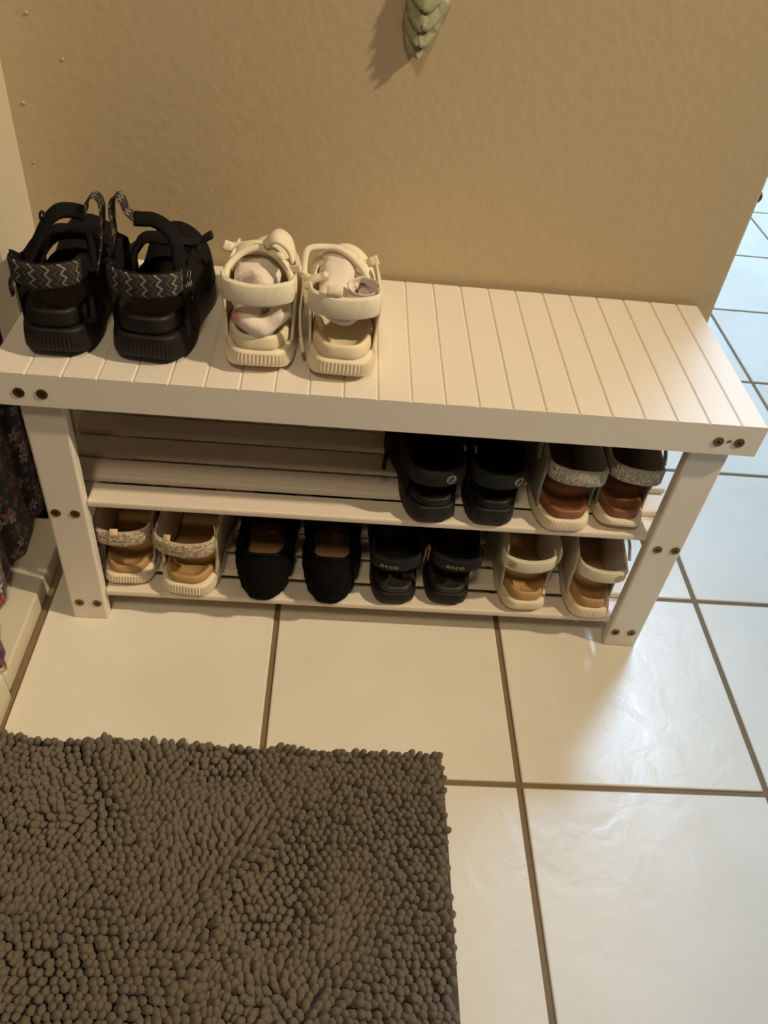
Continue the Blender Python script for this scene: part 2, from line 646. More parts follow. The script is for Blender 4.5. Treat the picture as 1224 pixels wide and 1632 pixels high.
# left wall: a doorway closed by a curtain, casing at the corner
struct(box('wall_left', -0.25, -0.056, -2.3, -0.62, -0.02, 3.6, ROOMW))
struct(box('wall_left_header', -0.25, -0.056, -0.62, WY, 2.05, 3.6, ROOMW))
struct(box('sky_block_left', -0.25, -0.2, -0.62, WY, -0.02, 2.06, ROOMW))  # unseen panel added behind the curtain to block the sky
# casing: profile extruded upwards
prof = [(-0.075, WY), (-0.045, WY), (-0.045, 0.2085), (-0.0475, 0.2065), (-0.0475, 0.2015), (-0.0445, 0.1985), (-0.0445, 0.1935), (-0.050, 0.1905), (-0.075, 0.1905)]
V = [(x, y, z) for z in (0.0, 2.14) for x, y in prof]
k = len(prof)
F_ = [(i, (i + 1) % k, (i + 1) % k + k, i + k) for i in range(k)] + [tuple(range(k)), tuple(range(k, 2 * k))]
struct(mesh('trim_1', V, F_, TRIM, None, False))
# low sill board running along the doorway
sill = struct(box('trim_2', -0.16, -0.0462, -0.118, 0.1905, -0.004, 0.034, TRIM, None, 0.003))
# rounded white end block of the sill
pts2 = []
for i in range(13):
    a = -math.pi / 2 + math.pi / 2 * i / 12
    pts2.append((-0.064 + 0.022 * math.cos(a), -0.165 + 0.047 * 0 + 0.03 * math.sin(a)))
pts2 += [(-0.042, -0.128), (-0.052, -0.118), (-0.11, -0.118), (-0.11, -0.195)]
k = len(pts2)
V = [(x, y, z) for z in (-0.004, 0.046, 0.05) for x, y in pts2]
V = [((x + (0.003 if z > .049 and x > -.1 else 0) * -1), y, z) for x, y, z in V]
F_ = [(i + r * k, (i + 1) % k + r * k, (i + 1) % k + (r + 1) * k, i + (r + 1) * k) for r in range(2) for i in range(k)] + [tuple(range(k)), tuple(range(2 * k, 3 * k))]
struct(mesh('trim_3', V, F_, TRIM, None, False))
# baseboard of the right/back hall end keeps the wall corner finished
struct(box('baseboard_back', -0.04, XW + 0.006, WY - 0.011, WY, 0.0, 0.085, TRIM, None, 0.003))


# ------------------------------------------------------------------ curtain
def curtain():
    V, uv, faces = [], [], []
    ny, nz = 70, 40
    for i in range(ny):
        y = -0.42 + 0.71 * i / (ny - 1)
        for j in range(nz):
            z = 0.036 + 1.9 * (j / (nz - 1)) ** 1.6
            fold = 0.007 * math.sin(y * 62 + 0.6 * math.sin(z * 5)) + 0.004 * math.sin(y * 131 + z * 3)
            flare = 0.028 * max(0, 1 - (z - 0.036) / 0.12) ** 2 * max(0, min(1, (0.02 - y) / 0.10))
            flare += 0.026 * math.exp(-((y + 0.110) / 0.013) ** 2) * max(0, 1 - (z - 0.036) / 0.05)
            x = -0.092 + fold * (0.75 + 0.3 * min(1, z)) + flare
            if z < 0.06:
                z = z + 0.003 * math.sin(y * 90)
            V.append((x, y, z))
            uv.append((y + fold * 0.5, z))
    for i in range(ny - 1):
        for j in range(nz - 1):
            faces.append((i * nz + j, i * nz + j + 1, (i + 1) * nz + j + 1, (i + 1) * nz + j))
    o = mesh('curtain', V, faces, FLORAL, None, True, uv)
    md = o.modifiers.new('thickness', 'SOLIDIFY')
    md.thickness = 0.0015
    tag(o, 'dark fabric curtain printed with small red and white flowers, left of the bench', 'curtain')


curtain()


# ------------------------------------------------------------------ bench
BW0, BW1, BD, BH = -0.0165, 0.9009, 0.2935, 0.45
bench = thing('shoe_bench', 'white wooden shoe bench with grooved top and two slatted shelves', 'bench', (0.45, 0.147, 0))


def bpart(name, x0, x1, y0, y1, z0, z1, m=BENCH, bev=0.002, parent=None):
    o = link(name, box_mesh(name, x0 - 0.45, x1 - 0.45, y0 - 0.147, y1 - 0.147, z0, z1, bev), m, parent or bench, False)
    return o


def plank_mesh(w):
    h_, bw, bd = w / 2, 0.0021, 0.0019
    pr = [(-h_, -.011), (h_, -.011), (h_, -bd), (h_ - bw * .35, -bd * .5), (h_ - bw, 0), (-h_ + bw, 0), (-h_ + bw * .35, -bd * .5), (-h_, -bd)]
    bm = bmesh.new()
    A = [bm.verts.new((x, -BD / 2, z)) for x, z in pr]
    B = [bm.verts.new((x, BD / 2, z)) for x, z in pr]
    n = len(pr)
    for i in range(n):
        bm.faces.new((A[i], A[(i + 1) % n], B[(i + 1) % n], B[i]))
    bm.faces.new(A)
    bm.faces.new(B)
    bmesh.ops.recalc_face_normals(bm, faces=bm.faces)
    me = bpy.data.meshes.new('plank')
    bm.to_mesh(me)
    bm.free()
    return me


xs = [BW0] + [0.0274 + 0.04 * k for k in range(22)] + [BW1]
plank_me = {}
for a, b in zip(xs[:-1], xs[1:]):
    w = round(b - a, 4)
    if w not in plank_me:
        plank_me[w] = plank_mesh(w)
    link('plank', plank_me[w], BENCH, bench, False, ((a + b) / 2 - 0.45, BD / 2 - 0.147, BH))
bpart('top_board', BW0 + .001, BW1 - .001, 0.0145, BD - .015, BH - 0.018, BH - 0.0112)
bpart('front_apron', BW0, BW1, 0, 0.0142, 0.4053, BH - 0.0110, bev=0.0)
bpart('back_apron', BW0, BW1, BD - 0.0142, BD, 0.4053, BH - 0.0115, bev=0.0014)
for x in (BW0 + 0.001, BW1 - 0.0152):
    bpart('side_apron', x, x + 0.0142, 0.0146, BD - 0.0146, 0.4053, BH - 0.018)
PX = ((0.0062, 0.0577), (0.8269, 0.8784))
posts = []
for (x0, x1) in PX:
    posts.append(bpart('post', x0, x1, 0.0146, 0.0326, 0.0, BH - 0.018, bev=0.003))
    bpart('post', x0, x1, BD - 0.0326, BD - 0.0146, 0.0, BH - 0.018, bev=0.003)
for (x0, x1) in PX:
    for z in (0.207, 0.0265):
        bpart('rail', x0 + .001, x1 - .001, 0.0327, BD - 0.0327, z, z + 0.018, bev=0.0015)
SH_M, SH_L = 0.237, 0.0570
for zt in (SH_M, SH_L):
    for k, yf in enumerate((0.0225, 0.074, 0.1255, 0.177, 0.2285)):
        if k in (0, 4):
            bpart('slat', 0.0579, 0.8267, yf, yf + 0.039, zt - 0.011, zt, SLATM, 0.003)
        else:
            bpart('slat', 0.005, 0.8800, yf, yf + 0.039, zt - 0.011, zt, SLATM, 0.003)


def screw_mesh(ringm, holem):
    bm = bmesh.new()
    N = 20
    prof = [(0.0066, 0.0), (0.0064, 0.0012), (0.0046, 0.0014), (0.0042, 0.0008), (0.0040, 0.0012), (0.0022, 0.0012), (0.0018, 0.0002)]
    rows = []
    for r, h in prof:
        rows.append([bm.verts.new((r * math.cos(2 * math.pi * i / N), -h, r * math.sin(2 * math.pi * i / N))) for i in range(N)])
    for a in range(len(rows) - 1):
        for i in range(N):
            f = bm.faces.new((rows[a][i], rows[a][(i + 1) % N], rows[a + 1][(i + 1) % N], rows[a + 1][i]))
            f.material_index = 1 if a in (2, 3, 5) else 0
    f = bm.faces.new(rows[-1])
    f.material_index = 1
    bmesh.ops.recalc_face_normals(bm, faces=bm.faces)
    me = bpy.data.meshes.new('screw')
    bm.to_mesh(me)
    bm.free()
    me.materials.append(ringm)
    me.materials.append(holem)
    return me


scr = screw_mesh(BRASS, BRASSD)
scr2 = screw_mesh(COPPER, BRASSD)
apron = [c for c in bench.children if c.name.startswith('front_apron')][0]
for k, (sx, sy, sz, par) in enumerate(((0.0179, .0146, .2199, posts[0]), (0.0432, .0146, .2199, posts[0]), (0.0201, .0146, .0366, posts[0]),
                                       (0.0457, .0146, .0366, posts[0]), (0.8432, .0146, .2192, posts[1]), (0.8688, .0146, .2192, posts[1]),
                                       (0.8376, .0146, .0336, posts[1]), (0.8631, .0146, .0336, posts[1]),
                                       (0.0165, 0, .4241, apron), (0.0424, 0, .4239, apron), (0.8472, 0, .4246, apron), (0.8733, 0, .4248, apron))):
    link('screw', scr2 if k >= 10 else scr, None, par, False, (sx - 0.45, sy - 0.147 - 0.00002, sz))
ink = tube('pen_mark', [(0.8575 - .45, -0.1472, 0.4235), (0.860 - .45, -0.1472, 0.4262), (0.8625 - .45, -0.1472, 0.4285)], 0.0006, INK, apron, 6, 5)
tube('pen_mark', [(0.8585 - .45, -0.1472, 0.4275), (0.860 - .45, -0.1472, 0.4255), (0.864 - .45, -0.1472, 0.4250)], 0.0005, INK, apron, 6, 5)


# ------------------------------------------------------------------ shoes
def lerp_tab(tab, y):
    if y <= tab[0][0]:
        return tab[0][1]
    for (a, va), (b, vb) in zip(tab[:-1], tab[1:]):
        if y <= b:
            t = (y - a) / (b - a)
            t = t * t * (3 - 2 * t)
            return va + (vb - va) * t
    return tab[-1][1]


class Last:
    """plan outline of a shoe sole: heel at y=0, toe at y=L, side +1 right shoe / -1 left shoe"""

    def __init__(self, L, wh, wb, side, ph=4.2, pt=2.8, n=520):
        self.L, self.wh, self.wb, self.side = L, wh, wb, side
        self.tab = [(0, wh / 2), (.22 * L, wh / 2), (.42 * L, wh / 2 * .90), (.70 * L, wb / 2), (L, wb / 2 * .9)]
        D = []
        for i in range(720):
            a = -math.pi / 2 + 2 * math.pi * i / 720
            c, s = math.cos(a), math.sin(a)
            p = ph if s < 0 else pt
            y = L / 2 + L / 2 * math.copysign(abs(s) ** (2 / p), s)
            x = self.half(y) * math.copysign(abs(c) ** (2 / p), c)
            D.append(Vector((x + self.cx(y), y, 0)))
        self.pts = resample(D, n, True)
        n = len(self.pts)
        self.nrm = []
        for i in range(n):
            t = (self.pts[(i + 2) % n] - self.pts[i - 2]).normalized()
            self.nrm.append(Vector((t.y, -t.x, 0)))

    def half(self, y):
        return lerp_tab(self.tab, y)

    def cx(self, y):
        t = max(0, y / self.L - .3) / .7
        return -self.side * 0.010 * t * t

    def w(self, y, s):
        """x of the outline on side s at y"""
        L = self.L
        k = 4.2 if y < L / 2 else 2.8
        f = max(0.0, 1 - abs(2 * y / L - 1) ** k) ** (1 / k)
        return s * self.half(y) * f + self.cx(y)


def ring_loft(name, last, rings, m, parent, step=1, cap0=True, cap1=True, cy=None):
    """rings: list of (inset fn or number, z fn(y), rib amplitude)"""
    idx = range(0, len(last.pts), step)
    n = len(idx)
    V, faces = [], []
    for (ins, zf, rib) in rings:
        for q, i in enumerate(idx):
            p, nn = last.pts[i], last.nrm[i]
            d = ins(p.y) if callable(ins) else ins
            if rib:
                d += rib(p.y) * (0.5 - 0.5 * math.cos(2 * math.pi * q / 4.0)) if callable(rib) else 0
            v = p - nn * d
            V.append((v.x, v.y, zf(p.y)))
    for r in range(len(rings) - 1):
        for i in range(n):
            faces.append((r * n + i, r * n + (i + 1) % n, (r + 1) * n + (i + 1) % n, (r + 1) * n + i))

    def capf(base, z):
        # strip the cap across: connect left/right points (outline symmetric in index)
        h = n // 2
        for i in range(h):
            a, b = base + i, base + i + 1
            c, d = base + (n - i - 1) % n, base + (n - i) % n
            if len({a, b, c, d}) == 4:
                faces.append((a, b, c, d))
            else:
                l = []
                for q in (a, b, c, d):
                    if q not in l:
                        l.append(q)
                if len(l) == 3:
                    faces.append(tuple(l))
    if cap0:
        capf(0, 0)
    if cap1:
        capf((len(rings) - 1) * n, 0)
    return mesh(name, V, faces, m, parent, True)


def edge_sharp(o, deg=35):
    o.data.set_sharp_from_angle(angle=math.radians(deg))


def sandal(label, cat, x, y, z, yaw, side, L=.245, wh=.076, wb=.092, hh=.026, hf=.018, lift=.010, cup=.020,
           sole=WHT_SOLE, foot=TAN_FOOT, strapm=WHT_KNIT, fab=WHT_FAB, vampm=None, rib=.0012, ribmax=1.0, sw=.028, zs=.095,
           strap_tilt=0.0, group=None, panel=True, panel_y0=.035, vamp=True, cupin=.004, name='sandal', panels=(-1, 1), zside=0.0,
           sagx=0.0, instep=True, arch=1.0, ptop=None, sa=.93, sx=0.0):
    t = thing(name, label, cat, (x, y, z), yaw, group)
    la_ = Last(L, wh, wb, side)

    def h(yy):
        return hh + (hf - hh) * min(1, max(0, yy / L))

    def zb(yy):
        a = max(0, 1 - yy / .055)
        b = max(0, (yy / L - .68) / .32)
        return lift * a * a + .010 * b * b

    def ribf(yy):
        return rib if yy / L < ribmax else 0
    o = ring_loft('outsole', la_, [
        (.010, lambda q: zb(q), 0),
        (.0025, lambda q: zb(q) + .0005, 0),
        (.0008, lambda q: zb(q) + .003, ribf),
        (.0, lambda q: zb(q) + .10 * h(q) + .004, ribf),
        (.0012, lambda q: h(q) * .70 + .3 * zb(q), ribf),
        (.0020, lambda q: h(q) * .84 + .16 * zb(q), 0),
        (.0028, lambda q: h(q) * .96, 0),
        (.0050, lambda q: h(q), 0),
        (.014, lambda q: h(q), 0)], sole, t)
    edge_sharp(o, 50)

    def rim(yy):
        k = yy / L
        if k < .18:
            c = cup
        elif k < .5:
            s = (k - .18) / .32
            c = cup + (.008 - cup) * (s * s * (3 - 2 * s))
        else:
            c = .008 + (.004 - .008) * (k - .5) / .5
        return h(yy) + c

    def fb(yy):
        k = yy / L
        return h(yy) + .004 + .006 * math.exp(-((k - .48) / .16) ** 2)
    ci = cupin - .0015
    lf = Last(L - .004, wh, wb, side, 3.2, 2.8)
    lf.pts = [p + Vector((0, .002, 0)) for p in lf.pts]
    footb = ring_loft('footbed', lf, [
        (ci + .001, lambda q: h(q) - .001, 0),
        (ci, lambda q: h(q) + .30 * (rim(q) - h(q)), 0),
        (ci + .0012, lambda q: h(q) + .80 * (rim(q) - h(q)), 0),
        (ci + .0032, lambda q: rim(q), 0),
        (ci + .0060, lambda q: rim(q) - .0006, 0),
        (ci + .0090, lambda q: rim(q) * .72 + .28 * fb(q), 0),
        (ci + .0140, lambda q: rim(q) * .30 + .70 * fb(q), 0),
        (ci + .0200, lambda q: fb(q) + .0015, 0),
        (ci + .0260, lambda q: fb(q), 0)], foot, t, step=4)
    a = wh / 2 * sa
    hp = [(-a * 1.01, .030, zs - .003), (-a * .95, .0165, zs - .0015), (-a * .72, .0085, zs - .001), (-a * .36, .0045, zs - .002),
          (0, .0035, zs - .0025 + sagx), (a * .36, .0045, zs - .002 + strap_tilt * .3), (a * .72, .0085, zs - .001 + strap_tilt * .65), (a * .95, .0165, zs - .0015 + strap_tilt * .9),
          (a * 1.01, .030, zs - .003 + strap_tilt)]
    hp = [(p[0] + sx, p[1], p[2]) for p in hp]
    st, F = ribbon('heel_strap', hp, (0, 0.04, 1), sw, .0036, strapm, t, 44)
    # lining edge along the strap's upper side
    tube('lining_edge', [tuple(Vector(p) + Vector((0, .003, sw / 2 - .001))) for p in hp], .0020, fab, t, 40, 6)
    if panel:
        for s in panels:
            rows = []
            ys = [panel_y0, .070, .11, .15]
            rows.append([(la_.w(q, s) - s * .003, q, h(q) - .004) for q in ys])
            rows.append([(la_.w(q, s) * .99 - s * .001, q + .004, h(q) + .030) for q in ys])
            zt = strap_tilt if s > 0 else 0
            rows.append([(s * a * 1.045, .030, zs - sw * .42 + zt), (s * a * 1.04, .064, zs - .002 + zt + zside * .5), (s * a * .96, .10, zs + .010 * arch + zside), (s * a * .84, .15, zs + .012 * arch + zside)])
            rows.append([(s * a * 1.035, .036, zs + sw * .36 + zt), (s * a * 1.0, .066, zs + .014 + zt + zside), (s * a * .90, .10, zs + .020 + .008 * arch + zside), (s * a * .76, .145, zs + .020 + .008 * arch + zside)])
            if ptop:
                rows[-1] = [(s * a * 1.035, .036, zs + ptop[0] + zt), (s * a * 1.02, .066, zs + ptop[1] + zt), (s * a * .93, .10, zs + ptop[2]), (s * a * .80, .145, zs + ptop[3])]
            sheet('side_panel', rows, .003, fab, t, 18, 12)
    top = zs + .022 * arch + zside
    if vamp:
        rows = []
        for (yy, H) in ((.135, top), (.165, top - .016), (.195, .066 + hf), (.222, .040 + hf)):
            row = []
            wl, wr = la_.w(yy, -1), la_.w(yy, 1)
            for th in range(9):
                an = math.pi * th / 8
                cx_ = (wl + wr) / 2
                hw = (wr - wl) / 2 - .002
                row.append((cx_ - hw * math.cos(an) * (1 - .10 * math.sin(an)), yy, h(yy) - .003 + (H - h(yy)) * math.sin(an) ** .75))
            rows.append(row)
        sheet('vamp', rows, .0035, vampm or fab, t, 22, 14)
    if instep:
        ribbon('instep_strap', [(-a * .98, .112, zs + .006 + zside), (-a * .8, .124, top - .006), (-a * .35, .131, top + .004), (a * .35, .131, top + .004), (a * .8, .124, top - .006), (a * .98, .112, zs + .006 + zside)],
               [(-.3, 1, .5), (0, 1, .3), (.3, 1, .5)], .020, .004, vampm or strapm, t, 26)
    return t, F, la_, a, h


# --- black sandals with zigzag webbing, on the bench top
A1, FA1, lA1, aA1, _ = sandal('black sandal with zigzag heel strap and open ankle strap, leftmost on the bench top', 'sandal', 0.0535, 0.03, BH + .0002, math.radians(1), -1,
                              L=.245, wh=.086, wb=.098, hh=0.0390, hf=.026, lift=.011, cup=0.0220, sole=BLK_RUB, foot=BLK_FOOT, strapm=ZIG, fab=BLK_FAB,
                              rib=.0016, ribmax=.4, sw=0.0260, zs=0.1060, cupin=.005, instep=False, arch=-.8, zside=-.012, ptop=(.010, -.008, -.006, -.012), sa=0.82, sx=0.001, group='black zigzag sandals on the bench top')
A2, FA2, lA2, aA2, _ = sandal('black sandal with zigzag heel strap, between its mate and the white sandals', 'sandal', 0.1545, 0.031, BH + .0002, math.radians(-5), 1,
                              L=.245, wh=0.094, wb=.100, hh=0.0390, hf=.026, lift=.011, cup=0.0220, sole=BLK_RUB, foot=BLK_FOOT, strapm=ZIG, fab=BLK_FAB,
                              rib=.0016, ribmax=.4, sw=0.0260, zs=0.1040, cupin=.005, instep=False, arch=-.8, zside=-.012, ptop=(.010, -.008, -.006, -.012), sa=0.82, sx=0.004, group='black zigzag sandals on the bench top')


def wl_(t, pts):
    """world points to the thing's own space"""
    Mi = (Matrix.Translation(t.location) @ Matrix.Rotation(t.rotation_euler.z, 4, 'Z')).inverted()
    return [tuple(Mi @ Vector(p)) for p in pts]


def wribbon(name, t, pts, wdir, width, thick, m, n=30, taper=None):
    return ribbon(name, wl_(t, pts), wdir, width, thick, m, t, n, taper)


# ankle straps standing open
wribbon('ankle_strap', A1, [(.018, .070, .528), (.024, .080, .543), (.037, .09, .565), (.0488, .10, .5849), (.0612, .105, .5954), (.0738, .11, .5958), (.0885, .11, .5937)],
        [(-.6, .8, .2), (-.4, .9, .4), (0, .8, .75), (0, .75, .7)], .017, .0075, BLK_FAB)
wribbon('strap_end', A1, [(.0865, .11, .5945), (.0900, .11, .5958), (.0930, .11, .6075), (.1017, .11, .6160), (.1082, .11, .609), (.1074, .11, .5891), (.1039, .11, .5672), (.0985, .108, .545), (.094, .10, .525)],
        [(.1, 1, .3), (.3, 1, .2), (.1, 1, .3), (-.1, 1, .3)], .013, .0022, ZIG, 44)
wribbon('toe_strap', A1, [(.026, .128, .535), (.034, .138, .548), (.0419, .14, .557), (.0599, .14, .5586), (.0812, .14, .5605), (.0928, .14, .5600), (.099, .132, .545)],
        (0, 1, .45), .018, .004, BLK_FAB)
wribbon('toe_strap', A1, [(.024, .118, .522), (.034, .13, .540), (.047, .136, .5505), (.068, .138, .5535), (.090, .136, .551), (.100, .125, .535)], (0, 1, .2), .012, .004, BLK_FAB)
wribbon('pull_loop', A1, [(.0445, .10, .582), (.0425, .10, .589), (.0440, .10, .596), (.0470, .10, .594), (.0478, .10, .586)], (0, 1, 0), .006, .0015, BLK_STRAP, 16)
# webbing tail sticking out of the buckle on the left
wribbon('webbing_tail', A1, [(0.026, 0.055, 0.5527), (0.0226, 0.052, 0.5509), (0.0175, 0.05, 0.5426), (0.0148, 0.05, 0.5334), (0.0146, 0.05, 0.5197)], (0, 1, .2), .016, .0025, ZIG, 18,
        lambda q: 1 - .45 * q)
wribbon('ankle_strap', A2, [(.200, .078, .522), (.1935, .088, .543), (.1907, .095, .5629), (.1882, .10, .5759), (.1789, .105, .5868), (.1641, .11, .5928), (.1484, .11, .5928), (.1425, .11, .5930)],
        [(.6, .8, .2), (.4, .9, .4), (0, .8, .75), (0, .75, .7)], .0165, .007, BLK_FAB)
wribbon('strap_end', A2, [(.1445, .11, .5930), (.142, .11, .5945), (.1350, .11, .6020), (.1322, .11, .6128), (.1268, .11, .6180), (.1205, .11, .6104), (.1182, .11, .5914), (.1186, .11, .5636), (.1185, .109, .545), (.121, .10, .525)],
        [(.1, 1, .3), (.3, 1, .2), (.1, 1, .3), (-.1, 1, .3)], .013, .0022, ZIG, 44)
wribbon('toe_strap', A2, [(.127, .13, .520), (.132, .145, .542), (.1398, .15, .5514), (.1526, .15, .5535), (.1789, .15, .5515), (.1955, .152, .545), (.205, .15, .528)],
        (0, 1, .45), .018, .004, BLK_FAB)
wribbon('webbing_tail', A2, [(.1789, .147, .5545), (.1985, .147, .5535), (.2114, .147, .558), (.2165, .147, .561)], (0, .9, .45), .010, .002, BLK_STRAP, 14)
wribbon('pull_tab', A2, [(.2125, .147, .5585), (.2165, .147, .5615), (.2215, .147, .5645)], (0, .9, .45), .012, .0055, BLK_STRAP, 10)
# squared ankle pads
for t, s in ((A1, 1), (A2, -1)):
    sheet('ankle_pad', [[(s * .040, .058, .080), (s * .041, .075, .082), (s * .040, .105, .080)],
                        [(s * .041, .064, .100), (s * .041, .080, .104), (s * .039, .102, .098)],
                        [(s * .038, .074, .118), (s * .038, .082, .120), (s * .037, .092, .114)]], .007, BLK_FAB, t, 12, 10)
# small printed marks on the outer side panels
def flecks(t, marks, m):
    pan = [c for c in t.children if c.name.startswith('side_panel') and c.data.vertices[0].co.x > 0][0]
    bv = BVHTree.FromPolygons([v.co for v in pan.data.vertices], [tuple(q.vertices) for q in pan.data.polygons])
    V, F_ = [], []
    for (y0, z0, dy, dz, sk) in marks:
        q = []
        for (py, pz) in ((y0, z0), (y0 + dy, z0 + sk), (y0 + dy, z0 + dz + sk), (y0, z0 + dz)):
            hit = bv.ray_cast(Vector((.12, py, pz)), Vector((-1, 0, 0)))
            if hit[0] is None:
                break
            q.append(hit[0] + Vector((.0024, -.0006, 0)))
        if len(q) == 4:
            b0 = len(V)
            V += q
            F_.append((b0, b0 + 1, b0 + 2, b0 + 3))
    if F_:
        mesh('printed_mark', V, F_, m, t, False, recalc=False)


flecks(A2, [(.052, .092, .010, .0016, .003), (.060, .086, .012, .0018, .004), (.050, .083, .003, .005, -.001), (.056, .079, .003, .006, .001), (.062, .078, .003, .0055, .001),
            (.058, .070, .0025, .003, 0), (.057, .063, .0025, .004, 0), (.044, .084, .002, .004, 0)], SILVERP)

# --- white sandals with socks
B1, FB1, lB1, aB1, _ = sandal('white sandal with its folded flap up and a grey-patched sock inside, on the bench top', 'sandal', 0.2855, 0.029, BH + .0002, math.radians(1.5), -1,
                              L=.245, wh=0.087, wb=.094, hh=0.0310, hf=.020, lift=.012, cup=0.0180, sole=WHT_SOLE, foot=WHT_FOOT, strapm=WHT_KNIT, fab=WHT_FAB,
                              rib=.0024, ribmax=.45, sw=0.024, zs=.104, cupin=.005, instep=False, arch=.0, zside=-.012, ptop=(.010, -.010, -.004, -.004), sa=0.9, group='white sandals on the bench top')
B2, FB2, lB2, aB2, _ = sandal('white sandal holding a plain white sock, nearest the bare end of the bench top', 'sandal', 0.381, 0.023, BH + .0002, math.radians(-1.5), 1,
                              L=.245, wh=0.086, wb=.094, hh=0.0310, hf=.020, lift=.012, cup=0.0180, sole=WHT_SOLE, foot=WHT_FOOT, strapm=WHT_KNIT, fab=WHT_FAB,
                              rib=.0024, ribmax=.45, sw=0.024, zs=.100, cupin=.005, instep=False, arch=.0, zside=-.012, ptop=(.010, -.010, -.004, -.004), sa=0.9, group='white sandals on the bench top')
tube('collar', wl_(B1, [(.2460, .062, .535), (.2430, .08, .5395), (.2443, .092, .5484), (.2498, .105, .5537), (.2603, .115, .5604), (.2747, .12, .5654), (.2879, .12, .5649), (.2975, .115, .562), (.306, .11, .5575), (.3145, .10, .552), (.3215, .08, .545), (.3235, .062, .540)]),
     .0042, WHT_FAB, B1, 44, 8)
wribbon('instep_strap', B1, [(.244, .128, .530), (.250, .138, .546), (.262, .140, .5545), (.279, .140, .5575), (.296, .138, .5555), (.312, .130, .545), (.3185, .122, .530)],
        (0, 1, .35), .022, .004, WHT_FAB)
wribbon('strap_end', B1, [(.272, .150, .5555), (.2594, .150, .5525), (.2474, .150, .5497), (.2415, .150, .5500)], (0, .55, .8), .011, .002, WHT_FAB, 14)
wribbon('pull_tab', B1, [(.2435, .149, .5500), (.2395, .149, .5505), (.2345, .149, .5525)], (0, .4, .9), .012, .004, WHT_FAB, 8)
# folded-up strap flap
Mi = wl_(B1, [(.2840, .128, .5690), (.2985, .134, .5830), (.3135, .134, .5765), (.3205, .128, .5610),
              (.2850, .118, .5725), (.2990, .118, .5850), (.3145, .118, .5770), (.3212, .112, .5600),
              (.2900, .112, .5700), (.3000, .108, .5790), (.3125, .108, .5710), (.3190, .104, .5570)])
sheet('flap', [Mi[0:4], Mi[4:8], Mi[8:12]], .0035, WHT_FAB, B1, 18, 10)
bm_ = tube('strap_end', wl_(B1, [(.300, .112, .5625), (.3045, .108, .5640), (.3080, .108, .5610), (.3055, .110, .5580)]), .0042, WHT_FAB, B1, 14, 8)
wribbon('strap_tip', B1, [(.3150, .100, .5530), (.3225, .096, .5555), (.3300, .092, .5580)], (0, .3, 1), .0085, .0035, WHT_FAB, 8)
wribbon('side_strap', B1, [(.3085, .108, .5600), (.3140, .102, .5560), (.3190, .096, .548), (.3230, .092, .535), (.3255, .09, .515)], (0, 1, .1), .010, .003, WHT_FAB, 16)
# stitched patch at the strap's end
on_ribbon('stitched_patch', FB1, .16, 0, [[(-.005, -.0125), (.005, -.0125), (.005, .0125), (-.005, .0125)]], WHT_FAB, B1, -.0026)
on_ribbon('patch_edging', FB1, .16, 0, [[(.0045, -.0125), (.0058, -.0125), (.0058, .013), (.0045, .013)], [(-.005, .0118), (.005, .0118), (.005, .013), (-.005, .013)]], WHT_SOLE, B1, -.0030)

tube('collar', wl_(B2, [(.3400, .060, .533), (.3371, .085, .534), (.3344, .10, .541), (.3325, .11, .5522), (.3341, .12, .5655), (.34, .125, .5694), (.356, .13, .5690), (.3695, .13, .5688), (.3835, .125, .5638), (.3959, .115, .5573), (.4066, .10, .5493), (.4110, .08, .541), (.4150, .060, .537)]),
     .0040, WHT_FAB, B2, 44, 8)
wribbon('instep_strap', B2, [(.340, .128, .528), (.346, .138, .543), (.360, .142, .552), (.378, .142, .554), (.394, .140, .548), (.408, .132, .536), (.414, .122, .524)],
        (0, 1, .35), .022, .004, WHT_FAB)
wribbon('strap_end', B2, [(.388, .150, .5430), (.3966, .150, .5425), (.4086, .150, .5441), (.4130, .150, .546)], (0, .55, .8), .010, .002, WHT_FAB, 14)
wribbon('pull_tab', B2, [(.4105, .149, .5455), (.4150, .149, .5475), (.4195, .149, .5500)], (0, .4, .9), .0115, .004, WHT_FAB, 8)
wribbon('strap_tip', B2, [(.3290, .098, .5505), (.3360, .092, .5495), (.3450, .090, .5475)], (0, .3, 1), .0075, .0035, WHT_FAB, 8)
tube('strap_loop', wl_(B2, [(.339, .085, .527), (.338, .088, .540), (.345, .088, .549), (.355, .088, .553), (.359, .086, .5575)]), .0050, WHT_FAB, B2, 18, 8,
     rfun=lambda q: 1.0 if q < .9 else .8)
wribbon('pull_tab', B2, [(.3690, .030, .560), (.3705, .027, .566), (.3705, .031, .571), (.3700, .036, .569)], (1, 0, .1), .017, .0022, WHT_FAB, 12)
on_ribbon('stitched_patch', FB2, .84, 0, [[(-.005, -.0125), (.005, -.0125), (.005, .0125), (-.005, .0125)]], WHT_FAB, B2, -.0026)
wribbon('hanging_lace', B2, [(.3340, .095, .550), (.3330, .090, .535), (.3310, .080, .515), (.3320, .070, .495), (.3345, .062, .480)], (0, 1, 0), .004, .003, WHT_FAB, 18)
wribbon('lace_tip', B2, [(.3335, .064, .485), (.3350, .061, .478), (.3370, .058, .470)], (0, 1, 0), .0065, .0045, WHT_FAB, 8)


